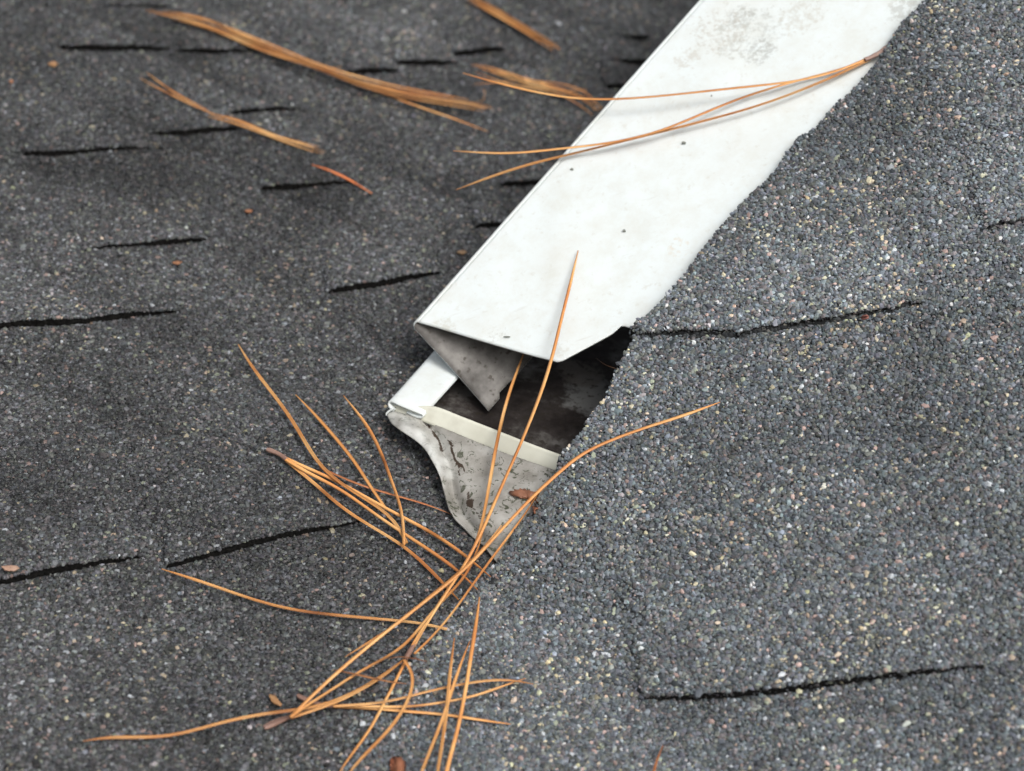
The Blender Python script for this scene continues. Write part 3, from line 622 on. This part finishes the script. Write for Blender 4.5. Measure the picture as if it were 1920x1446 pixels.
fascicle('pine_needle_cluster', 'three pine needles joined at a brown sheath, lying across the white trim', [
    ([(868, 137), (930, 155), (1000, 172), (1080, 185), (1160, 186), (1250, 179), (1380, 165), (1480, 154), (1560, 137), (1635, 106)], dict(w=7, lift=.0012)),
    ([(850, 283), (950, 288), (1050, 279), (1150, 267), (1240, 245), (1320, 212), (1400, 180), (1500, 150), (1580, 130), (1633, 109)], dict(w=7, lift=.0004)),
    ([(855, 356), (930, 328), (1000, 306), (1080, 287), (1180, 262), (1300, 232), (1400, 205), (1480, 178), (1560, 145), (1630, 112)], dict(w=7.5, lift=.0020))],
    ([(1672, 83), (1655, 96), (1637, 106), (1622, 112)], 14, .002, 'W'), over='W')
tall = 'pair'
fascicle('pine_needle_cluster', 'pine needles standing up against the open trim end from the knot at the valley', [
    ([(1084, 470), (1070, 530), (1052, 600), (1036, 668), (1015, 735), (985, 812), (955, 880), (926, 945), (900, 1005), (872, 1058), (838, 1110), (800, 1168), (772, 1218)], dict(w=8)),
    ([(985, 655), (976, 680), (958, 725), (940, 790), (926, 860), (912, 940), (902, 990), (886, 1038), (850, 1090), (815, 1145), (785, 1190), (770, 1216)], dict(w=8, over='cav', lift=.003)),
    ([(1006, 930), (990, 957), (950, 1010), (911, 1062), (880, 1105), (854, 1142), (815, 1190), (777, 1226)], dict(w=6, lift=.0035))],
    ([(760, 1236), (766, 1226), (776, 1208)], 13, .003))
fascicle('pine_needle_cluster', 'long pine needles reaching up onto the right slope from a grey sheath at lower left', [
    ([(1350, 754), (1280, 780), (1200, 805), (1140, 828), (1090, 850), (1050, 885), (1010, 920), (960, 972), (911, 1025), (873, 1066), (800, 1125), (745, 1168), (684, 1217), (631, 1262), (590, 1300), (545, 1344)], dict(w=9, lift=.0042)),
    ([(905, 1000), (893, 1040), (868, 1090), (835, 1119), (800, 1160), (770, 1200), (745, 1222), (700, 1245), (669, 1262), (620, 1295), (571, 1325), (545, 1345)], dict(w=7.5, lift=.005)),
    ([(757, 1238), (720, 1268), (680, 1292), (630, 1318), (580, 1334), (545, 1346)], dict(w=7.5, lift=.0035))],
    ([(495, 1365), (510, 1358), (528, 1350), (550, 1342)], 15, .002))
fascicle('pine_needle', 'long twisted orange pine needle reaching farthest to the lower left', [
    ([(155, 1390), (200, 1382), (260, 1383), (320, 1380), (380, 1365), (425, 1352), (465, 1344), (510, 1336), (560, 1331), (620, 1318), (680, 1290), (725, 1262), (757, 1236)], dict(w=8.5, tip=(True, True)))])
fascicle('pine_needle_cluster', 'two bent pine needles hooking down from the knot to the bottom edge', [
    ([(628, 1462), (650, 1425), (680, 1388), (705, 1350), (722, 1312), (742, 1278), (757, 1245), (762, 1236)], dict(w=7.5, lift=.002)),
    ([(640, 1470), (660, 1440), (690, 1408), (720, 1380), (752, 1340), (770, 1305), (780, 1275), (777, 1250), (766, 1236), (758, 1238)], dict(w=8, lift=.004))])
fascicle('pine_needle', 'pine needle running from the knot up left of the trim to the dark crease', [
    ([(647, 1232), (690, 1205), (735, 1178), (770, 1152), (798, 1123), (840, 1092), (875, 1060), (905, 1032), (940, 985)], dict(w=7.5, lift=.0055, tip=(True, True)))])
fascicle('pine_needle_cluster', 'pine needles lying flat across the bottom of the valley, fanned to the right', [
    ([(1000, 1283), (975, 1276), (949, 1273), (892, 1278), (850, 1286), (798, 1297), (722, 1317), (625, 1324)], dict(w=6.5, lift=.003)),
    ([(985, 1272), (950, 1283), (910, 1300), (870, 1310), (820, 1319), (760, 1326), (700, 1325), (625, 1324)], dict(w=7, lift=.0022)),
    ([(958, 1358), (900, 1350), (830, 1339), (760, 1334), (700, 1328), (625, 1325)], dict(w=8, lift=.0014))],
    ([(558, 1303), (568, 1309), (600, 1320), (628, 1325)], 12, .002))
for lab, px, ww in [('steep straight pine needle, rightmost of the three crossing the bottom edge', [(899, 1120), (897, 1145), (890, 1185), (880, 1250), (872, 1300), (858, 1370), (842, 1425), (832, 1470)], 9.5),
                 ('short steep pine needle, middle of the three crossing the bottom edge', [(852, 1196), (846, 1240), (841, 1290), (837, 1340), (828, 1400), (817, 1468)], 8),
                 ('slanting pine needle, leftmost of the three crossing the bottom edge', [(881, 1202), (866, 1238), (852, 1280), (838, 1325), (822, 1370), (802, 1418), (783, 1468)], 8)]:
    fascicle('pine_needle', lab, [(px, dict(w=ww, lift=.0058, seed=int(ww * 10)))])
fascicle('pine_needle_cluster', 'three pine needles joined at a pale sheath left of the crumpled trim piece', [
    ([(920, 1082), (895, 1060), (850, 1025), (800, 993), (745, 965), (700, 940), (650, 912), (600, 887), (560, 872), (533, 858)], dict(w=8.5, lift=.002)),
    ([(895, 1106), (878, 1086), (850, 1063), (800, 1028), (750, 996), (700, 962), (650, 925), (610, 902), (570, 884), (536, 862)], dict(w=8.5, lift=.0028)),
    ([(860, 1125), (835, 1098), (800, 1062), (755, 1022), (700, 990), (660, 965), (625, 940), (590, 905), (555, 880), (537, 864)], dict(w=8, lift=.0018))],
    ([(500, 843), (512, 847), (525, 853), (542, 866)], 12, .002))
fascicle('pine_needle', 'pine needle starting highest of those left of the crumpled trim piece', [
    ([(447, 646), (463, 676), (482, 700), (502, 727), (525, 755), (545, 783), (570, 825), (592, 864), (620, 893), (662, 922), (705, 948), (742, 975), (757, 1000), (762, 1018)], dict(w=8.5, lift=.0036, seed=3))])
fascicle('pine_needle', 'thin purplish pine needle ending beside the crumpled trim piece', [
    ([(850, 966), (830, 956), (800, 946), (760, 934), (715, 922), (670, 908), (635, 893), (600, 876)], dict(w=5.5, lift=.0018, tint=(.62, .5, .62), seed=4))])
fascicle('pine_needle', 'pine needle slanting down beside the highest one, between two others', [
    ([(554, 740), (575, 760), (600, 788), (628, 820), (655, 852), (678, 885), (702, 925), (722, 952)], dict(w=8, lift=.003, seed=5))])
fascicle('pine_needle', 'short curved pine needle nearest the left corner of the lower trim piece', [
    ([(644, 742), (665, 768), (692, 800), (708, 835), (722, 865), (736, 910), (752, 948), (760, 975), (752, 1008), (757, 1022)], dict(w=7.5, lift=.005, seed=6))])
fascicle('pine_needle', 'solitary pine needle curving across the dark shingles toward the knot', [
    ([(303, 1067), (345, 1080), (380, 1092), (420, 1105), (460, 1120), (520, 1137), (570, 1147), (625, 1153), (700, 1160), (760, 1165), (800, 1170), (838, 1180)], dict(w=7.5, lift=.002, seed=7))])
fascicle('pine_needle', 'short reddish broken needle piece on the blurred shingles beneath a needle bundle', [
    ([(585, 309), (610, 317), (640, 330), (668, 345), (697, 363)], dict(w=8.5, tint=(1.0, .72, .8), tip=(True, True), seed=8))])
fascicle('pine_needle', 'broken needle stub at the bottom edge of the right slope', [([(1243, 1398), (1237, 1412), (1230, 1432), (1222, 1462)], dict(w=8, lift=.002, tint=(.75, .6, .6), seed=9))])
fascicle('twig', 'thin brown twig lying across the knot of needles', [([(728, 1236), (745, 1232), (770, 1234), (800, 1240)], dict(w=6, lift=.006, tint=(.4, .35, .4), tip=(True, True)))], group='brown twigs', cat='twig')
fascicle('twig', 'thin brown twig under the needles, lower left of the knot', [([(626, 1256), (660, 1263), (700, 1272), (735, 1279), (762, 1282)], dict(w=6, lift=.0065, tint=(.45, .38, .42), tip=(True, True)))], group='brown twigs', cat='twig')
fascicle('twig', 'faint brown twig inside the dark opening of the trim', [([(1118, 672), (1135, 684), (1160, 693)], dict(w=5, lift=.012, tint=(.4, .35, .35), tip=(True, True)))], group='brown twigs', cat='twig')
# blurred bundles on the far part of the lower roof
def bundle(label, main, n, spread, wbase, extra=(), seed=0, tint=(1, 1, 1)):
    r = np.random.default_rng(seed); main = np.array(main, float); ns = []
    for i in range(n):
        o = r.normal(0, spread, 2); ph = r.uniform(0, 6); am = r.uniform(.4, 1.0) * spread; a0 = r.uniform(0, .12); a1 = 1 - r.uniform(0, .12)
        t_ = np.linspace(0, 1, len(main)); tt = a0 + (a1 - a0) * t_; m_ = np.stack([np.interp(tt, t_, main[:, 0]), np.interp(tt, t_, main[:, 1])], 1)
        pin = .25 + .75 * np.abs(np.sin(math.pi * tt * 1.75)); m_[:, 1] += pin * (o[1] + am * np.sin(tt * 5 + ph)); m_[:, 0] += o[0]
        ns.append(([tuple(q_) for q_ in m_], dict(w=wbase * r.uniform(.8, 1.15), lift=.002 + .0009 * (i % 7), tip=(True, True), seed=seed + i, tint=tuple(np.array(tint) * r.uniform(.6, 1.2) * np.array([1, 1.02, 1.04])))))
    for q_ in extra: ns.append((q_, dict(w=wbase, lift=.0045, tip=(True, True), seed=seed + 77, tint=tint)))
    return fascicle('pine_needle_cluster', label, ns, group='blurred pine needle bundles')
bundle('large blurred bundle of pine needles slanting across the upper left shingles', [(270, 15), (300, 23), (335, 30), (385, 40), (420, 56), (470, 78), (520, 97), (560, 112), (600, 126), (640, 141), (700, 160), (760, 174), (830, 183), (880, 192), (928, 203)], 11, 6.5, 4.6,
       extra=[[(640, 142), (690, 164), (740, 184), (790, 202), (850, 222), (915, 247)], [(560, 108), (600, 126), (625, 128), (640, 125)], [(880, 192), (903, 190), (909, 180), (908, 168)]], seed=21)
bundle('small blurred bundle of pine needles below the large bundle at left', [(376, 215), (410, 222), (445, 233), (490, 250), (530, 262), (570, 275), (610, 287)], 5, 5, 5,
       extra=[[(263, 147), (290, 163), (330, 182), (375, 204), (420, 222)], [(275, 136), (300, 155), (335, 178), (390, 207)]], seed=31)
bundle('blurred bundle of pine needles at the top centre edge of the picture', [(865, -12), (895, 5), (930, 22), (965, 42), (1000, 63), (1030, 82), (1048, 92)], 7, 5, 6, seed=41)
bundle('loose blurred tuft of pine needles beside the white trim', [(888, 124), (920, 133), (960, 143), (1000, 156), (1040, 166), (1080, 178), (1110, 195), (1124, 214)], 6, 8, 5.0,
       extra=[[(888, 158), (930, 155), (980, 150), (1030, 155), (1075, 160), (1112, 178), (1128, 205)], [(885, 122), (940, 140), (1000, 165), (1060, 172), (1100, 168)]], seed=51)

# ------------------------------------------------------------------ small debris
def flake(name, label, cat, outline, lift, m, curl=.001, group=None, tint=(1, 1, 1), dull=.55):
    q = resample(outline + [outline[0]], 3)[:-1]; c = q.mean(0); tint = np.array(tint) * dull * np.array([1, 1.2, 1.7]); R = []; n = len(q)
    for f in (1, .66, .33, 0.02):
        jg = 1 + .12 * np.sin(np.arange(n) * 2.4); x = c[0] + (q[:, 0] - c[0]) * f * jg; y = c[1] + (q[:, 1] - c[1]) * f * jg; d = support(x, y) - lift / .62 - curl * (.3 * (1 - f * f) + .5 * np.sin((x - c[0]) * .25) * f); R.append(P(x, y, d))
    V = np.vstack(R); i = np.arange(3)[:, None] * n; j = np.arange(n)[None]; j2 = (j + 1) % n
    Fq = np.stack([i + j, i + j2, i + n + j2, i + n + j], -1).reshape(-1, 4); col = np.ones((len(V), 3)) * np.array(tint)
    o = build(name, [(V, Fq, 0, col, True)], [m]); md = o.modifiers.new('s', 'SOLIDIFY'); md.thickness = .0005; tag(o, label, cat, group); return o
flake('bud_scale', 'rust brown dry bud scale caught at the shingle edge beside the needles', 'bud scale', [(956, 925), (966, 919), (985, 919), (1002, 924), (1012, 928), (1010, 945), (1003, 960), (999, 945), (995, 933), (975, 932), (962, 930)], .003, M_needle, .002, tint=(.62, .42, .45))
D = 'small leaf flakes on the shingles'
flake('leaf_flake', 'tan flake lying between the long needle and the knot at lower left', 'leaf flake', [(504, 1304), (514, 1306), (523, 1316), (528, 1325), (518, 1322), (510, 1316)], .002, M_needle, .0008, D)
flake('leaf_flake', 'pale tan flake at the far left edge of the picture', 'leaf flake', [(2, 1064), (18, 1062), (34, 1064), (30, 1071), (12, 1071)], .002, M_needle, .0008, D, (1.2, 1.4, 2.2))
flake('leaf_flake', 'orange fleck high on the left shingles left of the large bundle', 'leaf flake', [(90, 121), (100, 116), (108, 121), (100, 126)], .002, M_needle, .0008, D)
flake('leaf_flake', 'faint tan fleck below the tab line at centre left', 'leaf flake', [(322, 494), (332, 491), (341, 493), (332, 497)], .002, M_needle, .0006, D, (.8, .7, .8))
flake('leaf_flake', 'faint fleck on the dark shingles below the small bundle', 'leaf flake', [(458, 397), (466, 394), (474, 397), (466, 400)], .002, M_needle, .0006, D, (.8, .6, .6))
flake('leaf_flake', 'pale fleck close to the left fold of the white trim', 'leaf flake', [(856, 474), (866, 471), (875, 474), (866, 478)], .002, M_needle, .0006, D, (.8, 1.1, 1.4))
flake('leaf_flake', 'small red fleck tucked under the shingle edge on the right slope', 'leaf flake', [(1614, 594), (1621, 590), (1629, 592), (1628, 598), (1618, 600)], .003, M_needle, .001, D, (.7, .45, .7))
flake('leaf_flake', 'orange fleck near the left edge below the first orange fleck', 'leaf flake', [(17, 153), (22, 151), (26, 154), (21, 157)], .002, M_needle, .0006, D, (1, .8, .9))
bud = flake('dry_bud', 'lumpy reddish bud at the bottom edge near the crossing needles', 'dry bud', [(732, 1424), (745, 1420), (756, 1428), (758, 1442), (750, 1460), (736, 1458), (731, 1440)], .002, M_needle, .006, None, (.8, .6, .7))
# small sprung loop of thin metal where the hem has opened
lp = resample([(739, 771), (733, 776), (727, 780), (724, 778), (727, 773), (733, 769), (738, 766)], 2); c = P(lp[:, 0], lp[:, 1], np.linspace(.7815, .7795, len(lp)))
build('sprung_loop', tube(c, np.full(len(c), .0003), 1.6), [M_white], low)
